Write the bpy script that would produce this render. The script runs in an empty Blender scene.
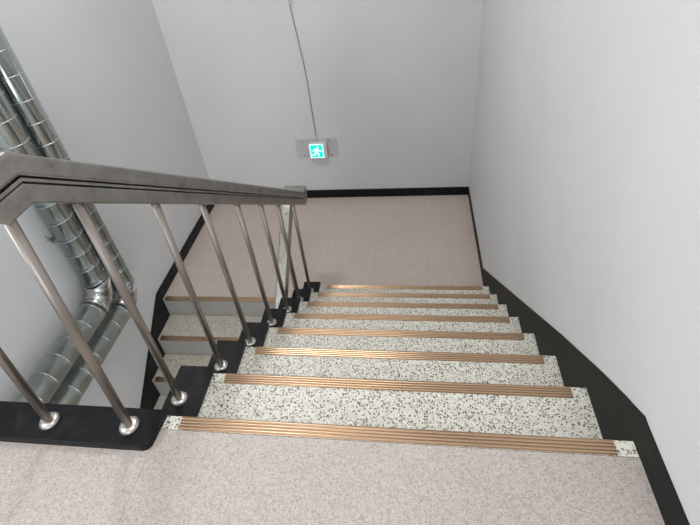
import bpy, bmesh, math, random
from mathutils import Vector, Matrix

random.seed(4)
scene = bpy.context.scene
COL = scene.collection
PI = math.pi

# ---------------------------------------------------------------- dimensions (metres)
T = 0.26747            # tread going
R = 0.1955             # riser height
ZF = -8 * R            # half landing floor
ZB = 2 * ZF            # floor one storey down
ZT = -0.011            # finished floor of the top landing
XL = -1.468            # left wall face
XE = 1.2244            # right end of the terrazzo treads
XR = XE + 0.004        # right wall face
YF = 3.360             # far wall face
YB = -2.10             # back wall face (behind the viewer)
ZC = 2.55              # ceiling
SKIRT = 0.094
CX0, CX1 = -0.174, -0.050      # black curb of the upper flight
LX1 = -0.182                   # right side of the lower flight
LCX0 = -0.262                  # left side of the lower flight's curb
RAIL_U, RAIL_L = -0.110, -0.200
BAND = 0.041


# ---------------------------------------------------------------- mesh helpers
def finish(name, bm, mats, parent=None, smooth=False, loc=None):
    me = bpy.data.meshes.new(name)
    bmesh.ops.recalc_face_normals(bm, faces=bm.faces[:])
    bm.to_mesh(me)
    bm.free()
    if not isinstance(mats, (list, tuple)):
        mats = [mats]
    for m in mats:
        me.materials.append(m)
    if smooth:
        for p in me.polygons:
            p.use_smooth = True
    o = bpy.data.objects.new(name, me)
    COL.objects.link(o)
    if parent is not None:
        o.parent = parent
        o.matrix_parent_inverse = Matrix.Translation(-Vector(parent.location))
    return o


def tag(o, label=None, cat=None, group=None, kind=None):
    if label:
        o['label'] = label
    if cat:
        o['category'] = cat
    if group:
        o['group'] = group
    if kind:
        o['kind'] = kind
    return o


def empty(name, loc, label, cat):
    o = bpy.data.objects.new(name, None)
    COL.objects.link(o)
    o.location = loc
    o.empty_display_size = 0.1
    return tag(o, label, cat)


def add_box(bm, x0, x1, y0, y1, z0, z1, bevel=0.0, mat=0):
    vs = [bm.verts.new((x, y, z)) for x in (x0, x1) for y in (y0, y1) for z in (z0, z1)]
    idx = [(0, 1, 3, 2), (4, 6, 7, 5), (0, 4, 5, 1), (2, 3, 7, 6), (0, 2, 6, 4), (1, 5, 7, 3)]
    fs = []
    for q in idx:
        f = bm.faces.new([vs[i] for i in q])
        f.material_index = mat
        fs.append(f)
    if bevel > 0:
        es = list({e for f in fs for e in f.edges})
        bmesh.ops.bevel(bm, geom=es, offset=bevel, segments=2, affect='EDGES', profile=0.5)
    return fs


def add_prism_x(bm, x0, x1, pts, mat=0):
    """polygon in (y, z) extruded along x"""
    a = [bm.verts.new((x0, y, z)) for y, z in pts]
    b = [bm.verts.new((x1, y, z)) for y, z in pts]
    n = len(pts)
    fs = [bm.faces.new(a), bm.faces.new(b[::-1])]
    for i in range(n):
        fs.append(bm.faces.new((a[i], a[(i + 1) % n], b[(i + 1) % n], b[i])))
    for f in fs:
        f.material_index = mat
    return fs


def add_prism_z(bm, pts, z0, z1, bevel=0.0):
    a = [bm.verts.new((x, y, z0)) for x, y in pts]
    b = [bm.verts.new((x, y, z1)) for x, y in pts]
    n = len(pts)
    bm.faces.new(a)
    top = bm.faces.new(b[::-1])
    for i in range(n):
        bm.faces.new((a[i], a[(i + 1) % n], b[(i + 1) % n], b[i]))
    if bevel > 0:
        bmesh.ops.bevel(bm, geom=list(top.edges), offset=bevel, segments=2, affect='EDGES', profile=0.5)


def add_tube(bm, pts, radius, seg=20, caps=True):
    pts = [Vector(p) for p in pts]
    n = len(pts)
    tang = []
    for i in range(n):
        t = (pts[min(i + 1, n - 1)] - pts[max(i - 1, 0)]).normalized()
        tang.append(t)
    ref = Vector((1, 0, 0)) if abs(tang[0].x) < 0.9 else Vector((0, 1, 0))
    u = (ref - tang[0] * ref.dot(tang[0])).normalized()
    rings = []
    for i in range(n):
        u = (u - tang[i] * u.dot(tang[i])).normalized()
        v = tang[i].cross(u)
        r = radius[i] if isinstance(radius, (list, tuple)) else radius
        rings.append([bm.verts.new(pts[i] + (u * math.cos(2 * PI * k / seg) + v * math.sin(2 * PI * k / seg)) * r)
                      for k in range(seg)])
    for i in range(n - 1):
        for k in range(seg):
            f = bm.faces.new((rings[i][k], rings[i][(k + 1) % seg], rings[i + 1][(k + 1) % seg], rings[i + 1][k]))
            f.smooth = True
    if caps:
        bm.faces.new(rings[0][::-1])
        bm.faces.new(rings[-1])


def add_lathe(bm, prof, centre, seg=28):
    c = Vector(centre)
    rings = []
    for r, z in prof:
        rings.append([bm.verts.new(c + Vector((r * math.cos(2 * PI * k / seg), r * math.sin(2 * PI * k / seg), z)))
                      for k in range(seg)])
    for i in range(len(prof) - 1):
        for k in range(seg):
            bm.faces.new((rings[i][k], rings[i][(k + 1) % seg], rings[i + 1][(k + 1) % seg], rings[i + 1][k]))
    bm.faces.new(rings[0][::-1])
    bm.faces.new(rings[-1])


def add_ring(bm, centre, axis, major, minor, seg=36, tube=6):
    axis = Vector(axis).normalized()
    ref = Vector((1, 0, 0)) if abs(axis.x) < 0.9 else Vector((0, 1, 0))
    u = (ref - axis * ref.dot(axis)).normalized()
    v = axis.cross(u)
    c = Vector(centre)
    rings = []
    for i in range(seg):
        a = 2 * PI * i / seg
        d = u * math.cos(a) + v * math.sin(a)
        rings.append([bm.verts.new(c + d * (major + minor * math.cos(2 * PI * j / tube)) + axis * minor * math.sin(2 * PI * j / tube))
                      for j in range(tube)])
    for i in range(seg):
        for j in range(tube):
            f = bm.faces.new((rings[i][j], rings[(i + 1) % seg][j], rings[(i + 1) % seg][(j + 1) % tube], rings[i][(j + 1) % tube]))
            f.smooth = True


def sweep_upright(bm, path, prof):
    """closed profile (lateral, height) swept along a path, kept upright, mitred in plan"""
    P = [Vector(p) for p in path]
    n = len(P)
    rings = []
    for i in range(n):
        def plan(a, b):
            d = Vector((b.x - a.x, b.y - a.y, 0))
            return d.normalized()
        d0 = plan(P[i - 1], P[i]) if i > 0 else plan(P[0], P[1])
        d1 = plan(P[i], P[i + 1]) if i < n - 1 else d0
        l0 = Vector((d0.y, -d0.x, 0))
        l1 = Vector((d1.y, -d1.x, 0))
        m = (l0 + l1).normalized()
        m = m / max(0.3, m.dot(l0))
        rings.append([bm.verts.new(P[i] + m * a + Vector((0, 0, h))) for a, h in prof])
    k = len(prof)
    for i in range(n - 1):
        for j in range(k):
            bm.faces.new((rings[i][j], rings[i][(j + 1) % k], rings[i + 1][(j + 1) % k], rings[i + 1][j]))
    bm.faces.new(rings[0][::-1])
    bm.faces.new(rings[-1])


def round_rect(w, z0, z1, r, seg=3):
    pts = []
    for cx, cz, a0 in ((w - r, z1 - r, 0), (-w + r, z1 - r, 90), (-w + r, z0 + r, 180), (w - r, z0 + r, 270)):
        for s in range(seg + 1):
            a = math.radians(a0 + 90 * s / seg)
            pts.append((cx + r * math.cos(a), cz + r * math.sin(a)))
    return pts


# ---------------------------------------------------------------- materials
def new_mat(name):
    m = bpy.data.materials.new(name)
    m.use_nodes = True
    nt = m.node_tree
    b = nt.nodes['Principled BSDF']
    return m, nt, b


def N(nt, kind, **kw):
    n = nt.nodes.new(kind)
    for k, v in kw.items():
        setattr(n, k, v)
    return n


def pos_noise(nt, scale, detail=3.0, rough=0.5, vec=None):
    if vec is None:
        vec = N(nt, 'ShaderNodeNewGeometry').outputs['Position']
    n = N(nt, 'ShaderNodeTexNoise')
    n.inputs['Scale'].default_value = scale
    n.inputs['Detail'].default_value = detail
    n.inputs['Roughness'].default_value = rough
    nt.links.new(vec, n.inputs['Vector'])
    return n


def ramp(nt, src, stops, interp='LINEAR'):
    r = N(nt, 'ShaderNodeValToRGB')
    r.color_ramp.interpolation = interp
    e = r.color_ramp.elements
    while len(e) < len(stops):
        e.new(0.5)
    for i, (p, c) in enumerate(stops):
        e[i].position = p
        e[i].color = c if len(c) == 4 else (*c, 1)
    nt.links.new(src, r.inputs['Fac'])
    return r


def mix(nt, fac, a, b, mode='MIX'):
    m = N(nt, 'ShaderNodeMix', data_type='RGBA', blend_type=mode)
    for sock, v in ((0, fac), (6, a), (7, b)):
        if hasattr(v, 'is_linked') or isinstance(v, bpy.types.NodeSocket):
            nt.links.new(v, m.inputs[sock])
        else:
            m.inputs[sock].default_value = v if sock == 0 else ((*v, 1) if len(v) == 3 else v)
    return m.outputs[2]


def math_node(nt, op, a, b=None):
    m = N(nt, 'ShaderNodeMath', operation=op)
    for i, v in enumerate((a, b)):
        if v is None:
            continue
        if isinstance(v, bpy.types.NodeSocket):
            nt.links.new(v, m.inputs[i])
        else:
            m.inputs[i].default_value = v
    return m.outputs[0]


def bump(nt, bsdf, height, strength, distance=0.01):
    b = N(nt, 'ShaderNodeBump')
    b.inputs['Strength'].default_value = strength
    b.inputs['Distance'].default_value = distance
    nt.links.new(height, b.inputs['Height'])
    nt.links.new(b.outputs['Normal'], bsdf.inputs['Normal'])


def paint_mat(name, col, rough=0.6, blot=0.03, bstr=0.10):
    m, nt, b = new_mat(name)
    n1 = pos_noise(nt, 1.6, 4)
    lo = tuple(c * (1 - blot) for c in col)
    hi = tuple(min(1, c * (1 + blot)) for c in col)
    r = ramp(nt, n1.outputs['Fac'], [(0.3, lo), (0.7, hi)])
    nt.links.new(r.outputs['Color'], b.inputs['Base Color'])
    b.inputs['Roughness'].default_value = rough
    n2 = pos_noise(nt, 60, 3)
    bump(nt, b, n2.outputs['Fac'], bstr, 0.003)
    return m


def terrazzo_mat(name, base, chip_amt=1.0, scale=112.0, rough=0.42):
    m, nt, b = new_mat(name)
    pos = N(nt, 'ShaderNodeNewGeometry').outputs['Position']
    n0 = pos_noise(nt, 45, 4, vec=pos)
    basec = ramp(nt, n0.outputs['Fac'], [(0.3, tuple(c * 0.90 for c in base)), (0.72, tuple(min(1, c * 1.06) for c in base))]).outputs['Color']
    warp = pos_noise(nt, 70, 2, vec=pos)
    wv = N(nt, 'ShaderNodeVectorMath', operation='SCALE')
    nt.links.new(warp.outputs['Color'], wv.inputs[0])
    wv.inputs['Scale'].default_value = 0.005
    addv = N(nt, 'ShaderNodeVectorMath', operation='ADD')
    nt.links.new(pos, addv.inputs[0])
    nt.links.new(wv.outputs[0], addv.inputs[1])
    cur = basec
    tones = (
        (scale * 0.9, 0.42, 0.40, [(0.0, (0.40, 0.40, 0.33)), (0.4, (0.52, 0.46, 0.37)), (0.7, (0.80, 0.78, 0.72))], 0.75),
        (scale * 1.1, 0.38, 0.50 * chip_amt, [(0.0, (0.028, 0.029, 0.026)), (0.45, (0.075, 0.075, 0.066)), (0.62, (0.26, 0.16, 0.11)), (0.8, (0.24, 0.25, 0.21))], 0.95),
        (scale * 2.1, 0.38, 0.36 * chip_amt, [(0.0, (0.06, 0.06, 0.056)), (0.5, (0.17, 0.165, 0.145)), (0.75, (0.34, 0.23, 0.16))], 0.85))
    for sc, th, amt, cols, fac in tones:
        v = N(nt, 'ShaderNodeTexVoronoi')
        v.inputs['Scale'].default_value = sc
        nt.links.new(addv.outputs[0], v.inputs['Vector'])
        near = math_node(nt, 'LESS_THAN', v.outputs['Distance'], th)
        sep = N(nt, 'ShaderNodeSeparateColor')
        nt.links.new(v.outputs['Color'], sep.inputs[0])
        pick = math_node(nt, 'LESS_THAN', sep.outputs[0], amt)
        msk = math_node(nt, 'MULTIPLY', math_node(nt, 'MULTIPLY', near, pick), fac)
        cc = ramp(nt, sep.outputs[1], cols, 'CONSTANT')
        cur = mix(nt, msk, cur, cc.outputs['Color'])
    nt.links.new(cur, b.inputs['Base Color'])
    b.inputs['Roughness'].default_value = rough
    return m


def tile_mat(name, base, ox, oy, tx, ty):
    """fine speckled pinkish floor tile with hairline joints"""
    m, nt, b = new_mat(name)
    pos = N(nt, 'ShaderNodeNewGeometry').outputs['Position']
    n0 = pos_noise(nt, 130, 3, 0.6, vec=pos)
    basec = ramp(nt, n0.outputs['Fac'], [(0.32, tuple(c * 0.80 for c in base)), (0.5, base), (0.68, tuple(min(1, c * 1.12) for c in base))]).outputs['Color']
    n1 = pos_noise(nt, 2.2, 4, vec=pos)
    big = ramp(nt, n1.outputs['Fac'], [(0.3, (0.93, 0.93, 0.94)), (0.7, (1.0, 1.0, 1.0))]).outputs['Color']
    cur = mix(nt, 1.0, basec, big, 'MULTIPLY')
    for sc, amt, c in ((230, 0.26, (0.28, 0.225, 0.205)), (260, 0.30, (0.66, 0.62, 0.60)), (300, 0.20, (0.14, 0.125, 0.12))):
        v = N(nt, 'ShaderNodeTexVoronoi')
        v.inputs['Scale'].default_value = sc
        nt.links.new(pos, v.inputs['Vector'])
        near = math_node(nt, 'LESS_THAN', v.outputs['Distance'], 0.36)
        sep = N(nt, 'ShaderNodeSeparateColor')
        nt.links.new(v.outputs['Color'], sep.inputs[0])
        pick = math_node(nt, 'LESS_THAN', sep.outputs[0], amt)
        msk = math_node(nt, 'MULTIPLY', math_node(nt, 'MULTIPLY', near, pick), 0.75)
        cur = mix(nt, msk, cur, c)
    sx = N(nt, 'ShaderNodeSeparateXYZ')
    nt.links.new(pos, sx.inputs[0])
    lines = []
    for s, o, t in ((sx.outputs[0], ox, tx), (sx.outputs[1], oy, ty)):
        f = math_node(nt, 'DIVIDE', math_node(nt, 'SUBTRACT', s, o), t)
        fr = math_node(nt, 'ABSOLUTE', math_node(nt, 'SUBTRACT', math_node(nt, 'FRACT', math_node(nt, 'ADD', f, 100.5)), 0.5))
        lines.append(math_node(nt, 'LESS_THAN', fr, 0.0016 / t))
    ln = math_node(nt, 'MULTIPLY', math_node(nt, 'MAXIMUM', lines[0], lines[1]), 0.45)
    cur = mix(nt, ln, cur, tuple(c * 0.45 for c in base))
    nt.links.new(cur, b.inputs['Base Color'])
    b.inputs['Roughness'].default_value = 0.48
    return m


def metal_mat(name, col, rough, smudge=0.12, scale=9.0, stretch=None):
    m, nt, b = new_mat(name)
    b.inputs['Metallic'].default_value = 1.0
    pos = N(nt, 'ShaderNodeNewGeometry').outputs['Position']
    if stretch:
        mp = N(nt, 'ShaderNodeMapping')
        mp.inputs['Scale'].default_value = stretch
        nt.links.new(pos, mp.inputs['Vector'])
        pos = mp.outputs['Vector']
    n = pos_noise(nt, scale, 5, 0.6, vec=pos)
    r = ramp(nt, n.outputs['Fac'], [(0.3, tuple(c * (1 - smudge) for c in col)), (0.7, tuple(min(1, c * (1 + smudge)) for c in col))])
    nt.links.new(r.outputs['Color'], b.inputs['Base Color'])
    rr = ramp(nt, n.outputs['Fac'], [(0.3, (rough * 0.9,) * 3), (0.7, (rough * 1.12,) * 3)])
    nt.links.new(rr.outputs['Color'], b.inputs['Roughness'])
    return m


def black_mat(name, col, rough, scuff):
    m, nt, b = new_mat(name)
    n = pos_noise(nt, 14, 8, 0.72)
    r = ramp(nt, n.outputs['Fac'], [(0.52, col), (0.70, tuple(c + scuff * 0.35 for c in col)), (0.8, tuple(c + scuff for c in col))])
    nt.links.new(r.outputs['Color'], b.inputs['Base Color'])
    b.inputs['Roughness'].default_value = rough
    b.inputs['Specular IOR Level'].default_value = 0.22
    n2 = pos_noise(nt, 30, 3)
    bump(nt, b, n2.outputs['Fac'], 0.15, 0.004)
    return m


def plain_mat(name, col, rough=0.5, metallic=0.0):
    m, nt, b = new_mat(name)
    b.inputs['Base Color'].default_value = (*col, 1)
    b.inputs['Roughness'].default_value = rough
    b.inputs['Metallic'].default_value = metallic
    return m


def emit_mat(name, col, strength):
    m, nt, b = new_mat(name)
    b.inputs['Base Color'].default_value = (*[c * 0.4 for c in col], 1)
    b.inputs['Emission Color'].default_value = (*col, 1)
    b.inputs['Emission Strength'].default_value = strength
    return m


M_WALL = paint_mat('white_wall_paint', (0.685, 0.69, 0.695), 0.55)
M_CEIL = paint_mat('ceiling_paint', (0.78, 0.78, 0.78), 0.8)
M_SOFFIT = paint_mat('soffit_paint', (0.70, 0.70, 0.70), 0.7)
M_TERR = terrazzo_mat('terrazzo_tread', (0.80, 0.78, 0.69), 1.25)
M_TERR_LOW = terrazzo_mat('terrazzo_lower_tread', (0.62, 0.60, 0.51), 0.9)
M_RISER = paint_mat('grey_riser_plaster', (0.335, 0.327, 0.305), 0.6, 0.10, 0.2)
M_FLOOR = tile_mat('speckled_pink_tile', (0.485, 0.43, 0.388), -0.056, -1.6, 3.0, 3.2)
M_FLOOR2 = tile_mat('speckled_pink_landing_tile', (0.63, 0.53, 0.465), 0.338, 2.312, 0.452, 0.40)
M_CURB = black_mat('black_curb_paint', (0.0045, 0.005, 0.006), 0.42, 0.05)
M_SKIRT = black_mat('black_skirting_paint', (0.010, 0.0115, 0.010), 0.6, 0.015)
M_STEEL = metal_mat('satin_stainless_steel', (0.385, 0.365, 0.335), 0.30, 0.18, 18)
M_BAR = plain_mat('stainless_baluster_steel', (0.35, 0.31, 0.278), 0.40, 1.0)
M_FLANGE = metal_mat('worn_flange_steel', (0.52, 0.49, 0.46), 0.34, 0.2, 60)
M_GROOVE = metal_mat('dull_groove_steel', (0.22, 0.215, 0.205), 0.5, 0.1, 20)
M_BRASS = metal_mat('copper_brass_strip', (0.54, 0.378, 0.25), 0.30, 0.05, 40, (0.06, 1, 1))
M_DUCT = metal_mat('shiny_duct_cladding', (0.54, 0.60, 0.59), 0.20, 0.20, 26, (1, 1, 0.03))
M_WRAP = metal_mat('dull_duct_wrap', (0.60, 0.645, 0.605), 0.36, 0.10, 12)
M_ELBOW = metal_mat('crumpled_elbow_cladding', (0.60, 0.60, 0.57), 0.24, 0.2, 26)
M_WIRE = metal_mat('binding_wire', (0.62, 0.66, 0.66), 0.35, 0.1, 30)
M_PLATE = plain_mat('grey_sign_plate', (0.55, 0.55, 0.555), 0.45)
M_HOUSE = plain_mat('white_sign_plastic', (0.66, 0.66, 0.65), 0.4)
M_SCREW = plain_mat('dark_screw', (0.05, 0.05, 0.05), 0.4, 0.8)
M_GREEN = emit_mat('sign_green_light', (0.0, 0.80, 0.66), 0.95)
M_SIGNW = emit_mat('sign_white_light', (0.75, 1.0, 0.97), 1.3)
M_CABLE = plain_mat('grey_cable_plastic', (0.24, 0.24, 0.24), 0.5)
M_FRAME = plain_mat('added_window_aluminium', (0.6, 0.6, 0.6), 0.4, 0.6)
M_ADDED_LAMP = emit_mat('added_lamp_diffuser', (1.0, 0.97, 0.92), 6.0)  # glow of the added ceiling lamps


# ---------------------------------------------------------------- room shell
def structure(name, bm, mat, label=None):
    o = finish(name, bm, mat)
    o['kind'] = 'structure'
    if label:
        o['label'] = label
    return o


W = 0.12
bm = bmesh.new(); add_box(bm, XR, XR + W, YB - W, YF + W, ZB - 0.2, ZC)
structure('wall_right', bm, M_WALL, 'plain white wall on the right of the stairs')
# left wall; unseen opening added beside the top landing to light the right wall
SY0, SY1, SZ0, SZ1 = -1.25, 0.05, 1.05, 2.25
bm = bmesh.new()
add_box(bm, XL - W, XL, YB - W, YF + W, ZB - 0.2, SZ0)
add_box(bm, XL - W, XL, YB - W, YF + W, SZ1, ZC)
add_box(bm, XL - W, XL, YB - W, SY0, SZ0, SZ1)
add_box(bm, XL - W, XL, SY1, YF + W, SZ0, SZ1)
structure('wall_left', bm, M_WALL, 'white wall on the left with the shiny ducts')
bm = bmesh.new(); add_box(bm, XL, XR, YF, YF + W, ZB - 0.2, ZC)
structure('wall_far', bm, M_WALL, 'white wall behind the half landing with the exit light')
bm = bmesh.new(); add_box(bm, XL - W, XR + W, YB - W, YF + W, ZC, ZC + 0.1)
structure('ceiling', bm, M_CEIL, 'white ceiling of the stairwell')
# back wall; unseen opening added on each storey as a light source
bm = bmesh.new()
wx0, wx1 = -0.95, 0.75
for a, b_ in ((ZB - 0.2, ZB + 0.9), (ZB + 2.1, 0.85), (2.15, ZC)):
    add_box(bm, XL, XR, YB - W, YB, a, b_)
for a, b_ in ((ZB + 0.9, ZB + 2.1), (0.85, 2.15)):
    add_box(bm, XL, wx0, YB - W, YB, a, b_)
    add_box(bm, wx1, XR, YB - W, YB, a, b_)
structure('wall_back', bm, M_WALL)
for i, (a, b_) in enumerate(((0.85, 2.15), (ZB + 0.9, ZB + 2.1))):
    bm = bmesh.new()
    t = 0.04
    y0, y1 = YB - 0.09, YB - 0.04
    add_box(bm, wx0, wx1, y0, y1, a, a + t)
    add_box(bm, wx0, wx1, y0, y1, b_ - t, b_)
    add_box(bm, wx0, wx0 + t, y0, y1, a + t, b_ - t)
    add_box(bm, wx1 - t, wx1, y0, y1, a + t, b_ - t)
    xm = (wx0 + wx1) / 2
    add_box(bm, xm - t / 2, xm + t / 2, y0, y1, a + t, b_ - t)
    structure('added_window_%d' % (i + 1), bm, M_FRAME)  # frames of the openings added behind the viewer

bm = bmesh.new()
t = 0.04
add_box(bm, XL - 0.09, XL - 0.04, SY0, SY1, SZ0, SZ0 + t)
add_box(bm, XL - 0.09, XL - 0.04, SY0, SY1, SZ1 - t, SZ1)
add_box(bm, XL - 0.09, XL - 0.04, SY0, SY0 + t, SZ0 + t, SZ1 - t)
add_box(bm, XL - 0.09, XL - 0.04, SY1 - t, SY1, SZ0 + t, SZ1 - t)
structure('added_window_3', bm, M_FRAME)  # frame of the added side opening, out of view

# top landing
bm = bmesh.new()
add_box(bm, XL, XR, YB, -BAND - 0.006, ZT - 0.20, ZT)
structure('floor', bm, M_FLOOR, 'speckled pinkish floor of the top landing')
# half landing
bm = bmesh.new()
add_prism_z(bm, [(XL, 7 * T + BAND), (LX1, 7 * T + BAND), (LX1, 7 * T + 0.001), (XR, 7 * T + 0.001), (XR, YF), (XL, YF)], ZF - 0.18, ZF)
structure('floor_landing', bm, M_FLOOR2, 'speckled pinkish floor of the half landing below the steps')
# floor one storey down
bm = bmesh.new(); add_box(bm, XL, XR, YB, YF, ZB - 0.2, ZB)
structure('floor_lower', bm, M_FLOOR2, 'floor one storey down')


# skirting
def slope_z(y, off):
    return -R / T * y + off


bm = bmesh.new()
ky0 = (0.130 - SKIRT) / (R / T)
ky1 = (0.130 - (ZF + SKIRT + 0.008)) / (R / T)
pts = [(YB, 0.086), (-0.02, 0.090), (0.006, 0.092), (0.012, 0.087), (0.10, 0.034), (0.24, slope_z(0.24, 0.118)), (0.55, slope_z(0.55, 0.127)), (ky1, ZF + SKIRT), (YF, ZF + SKIRT),
       (YF, ZF + 0.001), (7 * T + 0.003, ZF + 0.001), (7 * T - 0.01, ZF - 0.1), (0.0, -0.30), (-BAND, -0.21), (-BAND - 0.008, ZT + 0.001), (YB, ZT + 0.001)]
add_prism_x(bm, XE + 0.0005, XR, pts)
structure('baseboard_right', bm, M_SKIRT, 'black painted skirting stepping down along the right wall')

bm = bmesh.new()
LOFF = ZF + 0.125
pts = [(YF, ZF + SKIRT), (7 * T - 0.02, ZF + SKIRT), (0.0, ZF + SKIRT - (7 * T - 0.02) * 0.715),
       (0.0, ZB + 0.001), (0.10, ZB + 0.001), (7 * T + 0.03, ZF - 0.20), (7 * T + BAND + 0.001, ZF + 0.001), (YF, ZF + 0.001)]
add_prism_x(bm, XL, XL + 0.018, pts)
structure('baseboard_left', bm, M_CURB, 'black painted skirting along the left wall')

bm = bmesh.new(); add_box(bm, XL + 0.019, XE, YF - 0.010, YF, ZF + 0.001, ZF + SKIRT)
structure('baseboard_far', bm, M_CURB, 'black painted skirting along the far wall')


# ---------------------------------------------------------------- staircases
def strip_mesh(bm, x0, x1, y_edge, z, d):
    """ridged nosing strip: d=+1 the nosing faces +y, d=-1 it faces -y"""
    w = 0.0405
    prof = [(y_edge, z - 0.012), (y_edge, z + 0.0015)]
    n = 4
    pitch = (w - 0.003) / n
    for i in range(n):
        s = y_edge - d * (0.0015 + i * pitch)
        for f, h in ((0.03, 0.0022), (0.12, 0.0032), (0.28, 0.0039), (0.46, 0.0041), (0.64, 0.0039), (0.80, 0.0032), (0.89, 0.0022), (0.93, 0.0012), (0.99, 0.0012)):
            prof.append((s - d * pitch * f, z + h))
    prof.append((y_edge - d * w, z + 0.0015))
    prof.append((y_edge - d * w, z - 0.012))
    add_prism_x(bm, x0, x1, prof)


def step_block(bm, x0, x1, ya, yb, z, d, front_h):
    """one terrazzo step: tread face terrazzo, riser face plaster"""
    lo, hi = min(ya, yb), max(ya, yb)
    fs = add_box(bm, x0, x1, lo, hi, z - front_h, z, 0)
    for f in fs:
        f.normal_update()
        if abs(f.calc_center_median().z - z) > 1e-4:
            f.material_index = 1


# upper flight: nosing k at y = k*T, z = -k*R, going down towards +y
up = empty('staircase', (0.6, 0.94, ZF), 'pale speckled terrazzo flight going down from the top landing, coppery strips on its edges', 'stairs')
for k in range(8):
    z = -k * R if k else ZT
    ye = k * T if k else -0.005
    y0 = (k - 1) * T + 0.001 if k > 1 else (-0.004 if k == 1 else ye - BAND)
    bm = bmesh.new()
    if k == 0:
        step_block(bm, CX1, XE, y0, ye, z + 0.0006, 1, R + 0.01)
    else:
        step_block(bm, CX0 + 0.001, XE, y0, ye, z, 1, R + (0 if k < 7 else -0.001))
    st = finish('step', bm, [M_TERR, M_RISER], up)
    bm = bmesh.new()
    strip_mesh(bm, 0.001, 1.1757, ye + 0.0005, z, 1)
    finish('nosing_strip', bm, M_BRASS, st)
bm = bmesh.new()
add_prism_x(bm, CX0 + 0.002, XE, [(0.0, -R - 0.02), (7 * T, -8 * R - 0.02), (7 * T, -8 * R - 0.17), (0.0, -R - 0.22)])
finish('flight_slab', bm, M_SOFFIT, up)
# stepped black curb on the open side
bm = bmesh.new()
top = []
bot = []
CH = 0.020
for k in range(1, 8):
    y0 = (k - 1) * T + (0.014 if k > 1 else 0.004)
    y1 = k * T + 0.014
    top += [(y0, -k * R + CH), (y1, -k * R + CH)]
    bot += [(y0 - 0.002 if k > 1 else y0, -k * R), (y1, -k * R)]
# outline: stepped top, then back along the stepped tread line just outside the tread edge
n = len(top)
outline = top + [(7 * T + 0.014, -8 * R + 0.001), (7 * T + 0.0012, -8 * R + 0.001)]
back = []
for k in range(7, 0, -1):
    back += [(k * T + 0.0012, -k * R + 0.0008), ((k - 1) * T + 0.0012, -k * R + 0.0008)]
back[-1] = (0.004, -R + 0.0008)
outline += back
add_prism_x(bm, CX0, CX1, outline)
cb = finish('stepped_curb', bm, M_CURB, up)
tag(cb, 'black painted stepped curb along the open side')
bm = bmesh.new()
add_prism_x(bm, CX0 - 0.003, CX0 + 0.0005, top + [(7 * T + 0.014, -8 * R + 0.001), (7 * T - 0.05, -8 * R + 0.001), (0.004, -R - 0.12)])
finish('curb_side', bm, M_CURB, up)

# landing curb: turns left along the edge of the top landing
bm = bmesh.new()
add_prism_z(bm, [(XL + 0.001, -0.112), (-0.076, -0.112), (-0.062, -0.107), (-0.0545, -0.094), (-0.0475, 0.0015), (XL + 0.001, 0.0015)], ZT + 0.0002, 0.014, 0.003)
lc = finish('landing_curb', bm, M_CURB)
tag(lc, 'flat black painted curb along the open edge of the top landing under the railing', 'curb')
bm = bmesh.new()
add_box(bm, XL + 0.001, CX1 - 0.001, -BAND - 0.005, -0.0005, ZT - 0.20, ZT - 0.0005)
structure('trim_1', bm, M_SOFFIT, 'edge of the top landing under the black curb')

# lower flight: going down towards the viewer along the left wall
low = empty('staircase', (-0.85, 0.94, ZB), 'lower terrazzo flight going down along the left wall, half hidden behind the railing', 'stairs')
for k in range(8):
    z = ZF - k * R
    ye = 7 * T - k * T
    y1 = ye + T - 0.001 if k else ye + BAND - 0.001
    bm = bmesh.new()
    step_block(bm, XL + 0.019, LX1 - 0.001, ye, y1, z + (0.0006 if k == 0 else 0), -1, R)
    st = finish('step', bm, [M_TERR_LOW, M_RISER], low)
    bm = bmesh.new()
    strip_mesh(bm, XL + 0.036, LCX0 - 0.03, ye - 0.0005, z, -1)
    finish('nosing_strip', bm, M_BRASS, st)
bm = bmesh.new()
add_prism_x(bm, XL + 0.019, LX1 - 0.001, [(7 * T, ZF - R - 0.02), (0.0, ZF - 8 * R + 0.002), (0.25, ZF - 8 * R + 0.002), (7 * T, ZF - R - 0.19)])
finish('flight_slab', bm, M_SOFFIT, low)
bm = bmesh.new()
outline = []
for k in range(1, 8):
    outline += [((8 - k) * T - 0.004, ZF - k * R + CH), ((7 - k) * T - 0.006, ZF - k * R + CH)]
back = []
outline += [(-0.006, ZB + 0.001), (-0.0012, ZB + 0.001)]
for k in range(7, 0, -1):
    back += [((7 - k) * T - 0.0012, ZF - k * R + 0.0008), ((8 - k) * T - 0.0012, ZF - k * R + 0.0008)]
outline += back
add_prism_x(bm, LCX0, LX1, outline)
finish('stepped_curb', bm, M_CURB, low)

# ---------------------------------------------------------------- railing
rail = empty('stair_railing', (RAIL_U, 0.0, 0.0), 'brushed stainless steel stair railing with round bars standing on the black curb', 'railing')
ZL = 0.7436                       # underside of the level run
YE = 1.985                       # where the slope ends above the half landing
SL = 0.7245
YB0 = 0.024
ZE = ZL - SL * (YE - YB0)
YT = 2.060
path = [(XL + 0.01, -0.020, ZL), (RAIL_U, -0.020, ZL), (RAIL_U, YB0, ZL), (RAIL_U, YE, ZE), (RAIL_U, YT - 0.03, ZE),
        (RAIL_L, YT - 0.03, ZE), (RAIL_L, YE, ZE), (RAIL_L, 0.10, ZE - SL * (YE - 0.10))]


def rail_z(y):
    if y < YB0:
        return ZL
    return ZL - SL * (min(y, YE) - YB0)


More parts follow.
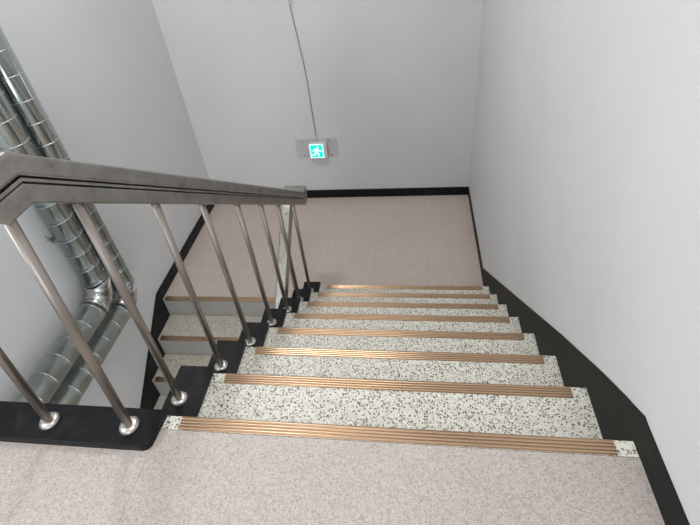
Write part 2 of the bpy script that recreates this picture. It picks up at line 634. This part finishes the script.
bm = bmesh.new()
sweep_upright(bm, path, round_rect(0.034, 0.063, 0.118, 0.010, 4))
finish('top_rail', bm, M_STEEL, rail)
bm = bmesh.new()
sweep_upright(bm, path, round_rect(0.030, 0.0, 0.048, 0.005))
finish('bottom_rail', bm, M_STEEL, rail)
bm = bmesh.new()
sweep_upright(bm, path, [(0.018, 0.0475), (0.022, 0.0515), (0.0305, 0.0515), (0.0305, 0.0595), (0.022, 0.0595), (0.018, 0.0635),
                           (-0.018, 0.0635), (-0.022, 0.0595), (-0.0305, 0.0595), (-0.0305, 0.0515), (-0.022, 0.0515), (-0.018, 0.0475)])
finish('rail_web', bm, M_STEEL, rail)


def baluster(x, y, zb, zt, xt=None, yt=None):
    bm = bmesh.new()
    add_tube(bm, [(x, y, zb), (x if xt is None else xt, y if yt is None else yt, zt)], 0.0121, 20)
    o = finish('baluster', bm, M_BAR, rail)
    bm = bmesh.new()
    add_lathe(bm, [(0.0295, 0.0), (0.0295, 0.004), (0.027, 0.009), (0.021, 0.0125), (0.0126, 0.014)], (x, y, zb + 0.0003), 28)
    finish('flange', bm, M_FLANGE, o, smooth=True)


for x in (-0.915, -0.652, -0.390, -0.134):
    baluster(x, -0.056, 0.014, ZL + 0.004, x + 0.036, -0.034)
for k in range(1, 8):
    y = (k - 1) * T + (0.146, 0.150, 0.157, 0.175, 0.178, 0.174, 0.178)[k - 1]
    baluster((-0.126, -0.117, -0.112, -0.111, -0.112, -0.116, -0.112)[k - 1], y, -k * R + CH, rail_z(y) + 0.006, -0.104 if k < 3 else None)
for k in range(1, 7):
    y = (8 - k) * T - 0.13
    baluster(RAIL_L - 0.012, y, ZF - k * R + CH, ZE - SL * (YE - y) + 0.004)


# ---------------------------------------------------------------- ducts
def elbow_path(y, zh, rr, n=10):
    pts = []
    for i in range(n + 1):
        a = PI / 2 * i / n
        pts.append((y - rr + rr * math.cos(a), zh + rr - rr * math.sin(a)))
    return pts


def duct(px, py, zh, r, label, phase):
    root = empty('duct_pipe', (px, py, zh), label, 'pipe')
    rr = 0.13
    bm = bmesh.new()
    add_tube(bm, [(px, py, ZC - 0.001), (px, py, zh + rr)], r, 40)
    finish('vertical_run', bm, M_DUCT, root)
    bm = bmesh.new()
    add_tube(bm, [(px, py - rr, zh), (px, YB + 0.002, zh)], r, 40)
    finish('horizontal_run', bm, M_WRAP, root)
    bm = bmesh.new()
    ep = elbow_path(py, zh, rr, 12)
    rad = [r * (1.022 + 0.018 * math.sin(i * 2.6 + phase)) for i in range(len(ep))]
    add_tube(bm, [(px, y, z) for y, z in ep], rad, 40, False)
    finish('elbow', bm, M_ELBOW, root)
    # thin lapped seam down the front
    bm = bmesh.new()
    a = math.radians(-20 + phase * 8)
    add_tube(bm, [(px + r * math.cos(a), py + r * math.sin(a), ZC - 0.01), (px + r * math.cos(a), py + r * math.sin(a), zh + rr)], 0.004, 8)
    finish('seam', bm, M_ELBOW, root)
    first = None
    z = zh + rr + 0.02
    zs = []
    while z < 1.9:
        zs.append(z)
        z += 0.124
    for z in zs:
        if first is None:
            bm = bmesh.new()
            add_ring(bm, (0, 0, 0), (0, 0, 1), r + 0.0008, 0.0019)
            first = finish('binding_wire', bm, M_WIRE, root)
            first.matrix_parent_inverse = Matrix.Translation(-Vector(root.location))
            first.location = (px, py, z)
            o = first
        else:
            o = first.copy()
            COL.objects.link(o)
            o.location = (px, py, z)
        o.rotation_euler = (random.uniform(-0.05, 0.05), random.uniform(-0.10, 0.04), 0)
    y = py - rr - 0.03
    while y > 0.0:
        o = first.copy()
        COL.objects.link(o)
        o.location = (px, y, zh)
        o.rotation_euler = (PI / 2 + random.uniform(-0.06, 0.06), random.uniform(-0.05, 0.05), 0)
        y -= 0.124
    # gathered wires where the wrap was tied off at the elbow
    for i, (f, tl) in enumerate(((0.0, 0.16), (0.06, -0.2), (0.16, 0.12), (0.95, 0.1))):
        idx = min(len(ep) - 1, int(f * (len(ep) - 1) + 0.5))
        y_, z_ = ep[idx]
        bm = bmesh.new()
        add_ring(bm, (0, 0, 0), (0, 0, 1), r * 1.045, 0.0028)
        o = finish('tie_wire', bm, M_WIRE, root)
        o.location = (px, y_, z_ + 0.01)
        o.rotation_euler = (f * PI / 2 + tl * 0.6, tl, 0)
    return root


d1 = duct(XL + 0.100, 1.290, -0.888, 0.077, 'shiny metal duct on the left wall, nearer of the pair, bending with the upper elbow', 0.3)
d2 = duct(XL + 0.100, 1.476, -1.104, 0.077, 'shiny metal duct on the left wall, farther of the pair, bending with the lower elbow', 1.9)
# clamp bolt beside the nearer duct
bm = bmesh.new()
add_ring(bm, (XL + 0.03, 1.234, -0.362), (1, 0.2, 0), 0.011, 0.005, 20, 8)
add_tube(bm, [(XL, 1.234, -0.362), (XL + 0.036, 1.234, -0.362)], 0.004, 10)
add_tube(bm, [(XL + 0.03, 1.231, -0.353), (XL + 0.032, 1.219, -0.333), (XL + 0.02, 1.215, -0.318)], 0.003, 8)
finish('clamp_bolt', bm, M_GROOVE, d1)

# ---------------------------------------------------------------- exit light
sign = empty('exit_light', (-0.245, YF, -1.09), 'small lit green emergency exit light on the far wall over a grey plate', 'exit sign')
bm = bmesh.new(); add_box(bm, -0.462, -0.050, YF - 0.006, YF - 0.0005, -1.072, -0.873, 0.0015)
pl = finish('backing_plate', bm, M_PLATE, sign)
for sx, sz in ((-0.398, -0.893), (-0.130, -0.893), (-0.39, -1.052), (-0.115, -1.052)):
    bm = bmesh.new()
    add_tube(bm, [(sx, YF - 0.0055, sz), (sx, YF - 0.010, sz)], 0.0055, 10)
    finish('screw', bm, M_SCREW, pl)
HX0, HX1, HZ0, HZ1 = -0.326, -0.148, -1.062, -0.892
FX0, FX1, FZ0, FZ1 = -0.316, -0.182, -1.053, -0.902
HY = YF - 0.056
bm = bmesh.new(); add_box(bm, HX0, HX1, HY, YF - 0.0065, HZ0, HZ1, 0.005)
finish('housing', bm, M_HOUSE, sign)
bm = bmesh.new(); add_box(bm, FX0, FX1, HY - 0.003, HY - 0.0002, FZ0, FZ1, 0.001)
fc = finish('lit_face', bm, M_SIGNW, sign)
bm = bmesh.new(); add_box(bm, FX0 + 0.008, FX1 - 0.008, HY - 0.0042, HY - 0.0031, FZ0 + 0.008, FZ1 - 0.008)
finish('green_panel', bm, M_GREEN, fc)


def flat_poly(bm, pts, y0, y1):
    a = [bm.verts.new((x, y0, z)) for x, z in pts]
    b_ = [bm.verts.new((x, y1, z)) for x, z in pts]
    n = len(pts)
    bm.faces.new(a); bm.faces.new(b_[::-1])
    for i in range(n):
        bm.faces.new((a[i], a[(i + 1) % n], b_[(i + 1) % n], b_[i]))


cx, cz = (FX0 + FX1) / 2 - 0.004, (FZ0 + FZ1) / 2
bm = bmesh.new()
s = 0.062
YA, YBk = HY - 0.0055, HY - 0.0043
# running figure: head, leaning trunk, arms and legs; doorway behind it
flat_poly(bm, [(cx + 0.30 * s + 0.17 * s * math.cos(2 * PI * i / 14), cz + 0.68 * s + 0.17 * s * math.sin(2 * PI * i / 14)) for i in range(14)], YA, YBk)
flat_poly(bm, [(cx - 0.28 * s, cz - 0.15 * s), (cx + 0.10 * s, cz - 0.22 * s), (cx + 0.34 * s, cz + 0.38 * s), (cx + 0.05 * s, cz + 0.50 * s), (cx - 0.18 * s, cz + 0.38 * s)], YA, YBk)
flat_poly(bm, [(cx + 0.10 * s, cz + 0.44 * s), (cx - 0.42 * s, cz + 0.38 * s), (cx - 0.62 * s, cz + 0.02 * s), (cx - 0.48 * s, cz - 0.04 * s), (cx - 0.32 * s, cz + 0.22 * s), (cx + 0.0 * s, cz + 0.24 * s)], YA - 0.0001, YBk)
flat_poly(bm, [(cx + 0.28 * s, cz + 0.40 * s), (cx + 0.48 * s, cz + 0.10 * s), (cx + 0.92 * s, cz + 0.14 * s), (cx + 0.92 * s, cz - 0.02 * s), (cx + 0.40 * s, cz - 0.06 * s), (cx + 0.12 * s, cz + 0.20 * s)], YA - 0.0002, YBk)
flat_poly(bm, [(cx + 0.10 * s, cz - 0.22 * s), (cx + 0.46 * s, cz - 0.42 * s), (cx + 0.36 * s, cz - 0.92 * s), (cx + 0.20 * s, cz - 0.92 * s), (cx + 0.24 * s, cz - 0.52 * s), (cx - 0.20 * s, cz - 0.28 * s)], YA - 0.0003, YBk)
flat_poly(bm, [(cx - 0.28 * s, cz - 0.15 * s), (cx - 0.36 * s, cz - 0.55 * s), (cx - 0.88 * s, cz - 0.62 * s), (cx - 0.88 * s, cz - 0.78 * s), (cx - 0.22 * s, cz - 0.72 * s), (cx + 0.02 * s, cz - 0.24 * s)], YA - 0.0004, YBk)
finish('running_figure', bm, M_SIGNW, fc)

# cable up the wall from the sign
cab = empty('power_cable', (-0.24, YF, -0.88), 'thin grey cable running up the far wall from the exit light', 'cable')
bm = bmesh.new()
cp = []
for i in range(40):
    f = i / 39
    z = -0.905 + f * (ZC + 0.90)
    x = -0.243 - 0.052 * min(1.0, f * 2.75) ** 1.45 + 0.006 * math.sin(f * 9) - 0.004 * math.sin(f * 23)
    cp.append((x, YF - 0.0052, z))
add_tube(bm, cp, 0.0042, 8)
finish('wire', bm, M_CABLE, cab, smooth=True)
bm = bmesh.new(); add_box(bm, -0.257, -0.231, YF - 0.014, YF - 0.0095, -0.880, -0.835, 0.002)
add_box(bm, -0.251, -0.237, YF - 0.013, YF - 0.0065, -0.884, -0.830, 0.001)
finish('connector', bm, M_PLATE, cab)
bm = bmesh.new(); add_box(bm, -0.311, -0.277, YF - 0.013, YF - 0.0015, 0.345, 0.375, 0.003)
finish('cable_clip', bm, M_PLATE, cab)

# ---------------------------------------------------------------- ceiling lamps (added above the frame for light)
def added_ceiling_lamp(x, y, label):
    lamp = empty('added_ceiling_lamp', (x, y, ZC), label, 'lamp')
    bm = bmesh.new()
    add_lathe(bm, [(0.20, -0.001), (0.20, -0.03), (0.185, -0.035)], (x, y, ZC), 40)
    finish('base', bm, M_HOUSE, lamp)
    bm = bmesh.new()
    add_lathe(bm, [(0.18, -0.036), (0.17, -0.055), (0.12, -0.075), (0.04, -0.083)], (x, y, ZC), 40)
    finish('diffuser', bm, M_ADDED_LAMP, lamp, smooth=True)


ADDED_LAMPS = ((-0.50, 1.65, 26), (0.25, -0.15, 13))
added_ceiling_lamp(*ADDED_LAMPS[0][:2], 'added unseen flat round white ceiling lamp above the middle of the descending steps')
added_ceiling_lamp(*ADDED_LAMPS[1][:2], 'added unseen flat round white ceiling lamp above the top landing')


# ---------------------------------------------------------------- light
def area(name, loc, rot, sx, sy, power, col):
    l = bpy.data.lights.new(name, 'AREA')
    l.shape = 'RECTANGLE'
    l.size, l.size_y = sx, sy
    l.energy = power
    l.color = col
    o = bpy.data.objects.new(name, l)
    o.location = loc
    o.rotation_euler = rot
    COL.objects.link(o)
    return o


# area lights as daylight in the added openings, two behind the viewer, one left
area('added_window_light', (-0.10, YB - 0.03, 1.50), (PI / 2, 0, 0), 1.62, 1.22, 16, (0.96, 0.98, 1.0))
area('added_lower_window_light', (-0.10, YB - 0.03, ZB + 1.50), (PI / 2, 0, 0), 1.62, 1.12, 41, (0.96, 0.98, 1.0))
area('added_side_window_light', (XL - 0.03, (SY0 + SY1) / 2, (SZ0 + SZ1) / 2), (PI / 2, 0, -PI / 2), SY1 - SY0 - 0.08, SZ1 - SZ0 - 0.08, 21, (0.96, 0.98, 1.0))
# the light of the two added ceiling lamps
for x, y, p in ADDED_LAMPS:
    l = bpy.data.lights.new('added_lamp_light', 'AREA')
    l.shape = 'DISK'
    l.size = 0.36
    l.energy = p
    l.color = (1.0, 0.995, 0.985)
    o = bpy.data.objects.new('added_lamp_light', l)
    o.location = (x, y, ZC - 0.10)
    COL.objects.link(o)

w = bpy.data.worlds.new('World')
scene.world = w
w.use_nodes = True
w.node_tree.nodes['Background'].inputs['Color'].default_value = (0.75, 0.85, 1.0, 1)
w.node_tree.nodes['Background'].inputs['Strength'].default_value = 1.0

# ---------------------------------------------------------------- camera
yaw, pitch, roll = -0.1935, 0.6623, -0.1298
fwd = Vector((math.sin(yaw) * math.cos(pitch), math.cos(yaw) * math.cos(pitch), -math.sin(pitch)))
right = Vector((math.cos(yaw), -math.sin(yaw), 0))
upv = right.cross(fwd)
r2 = right * math.cos(roll) + upv * math.sin(roll)
u2 = r2.cross(fwd)
cam = bpy.data.cameras.new('camera')
cam.sensor_fit = 'HORIZONTAL'
cam.sensor_width = 36.0
cam.lens = 36.0 * 468.188 / 700.0
cam.shift_x = (350 - 341.645) / 700.0
cam.shift_y = -(262.5 - 227.70) / 700.0
cam.clip_start = 0.02
co = bpy.data.objects.new('camera', cam)
COL.objects.link(co)
mw = Matrix((r2, u2, -fwd)).transposed().to_4x4()
mw.translation = Vector((0.67654, -0.67228, 1.22388))
co.matrix_world = mw
scene.camera = co

scene.view_settings.view_transform = 'Standard'
scene.view_settings.look = 'None'
scene.view_settings.exposure = 0.0
scene.view_settings.gamma = 1.0
scene.view_settings.use_curve_mapping = False
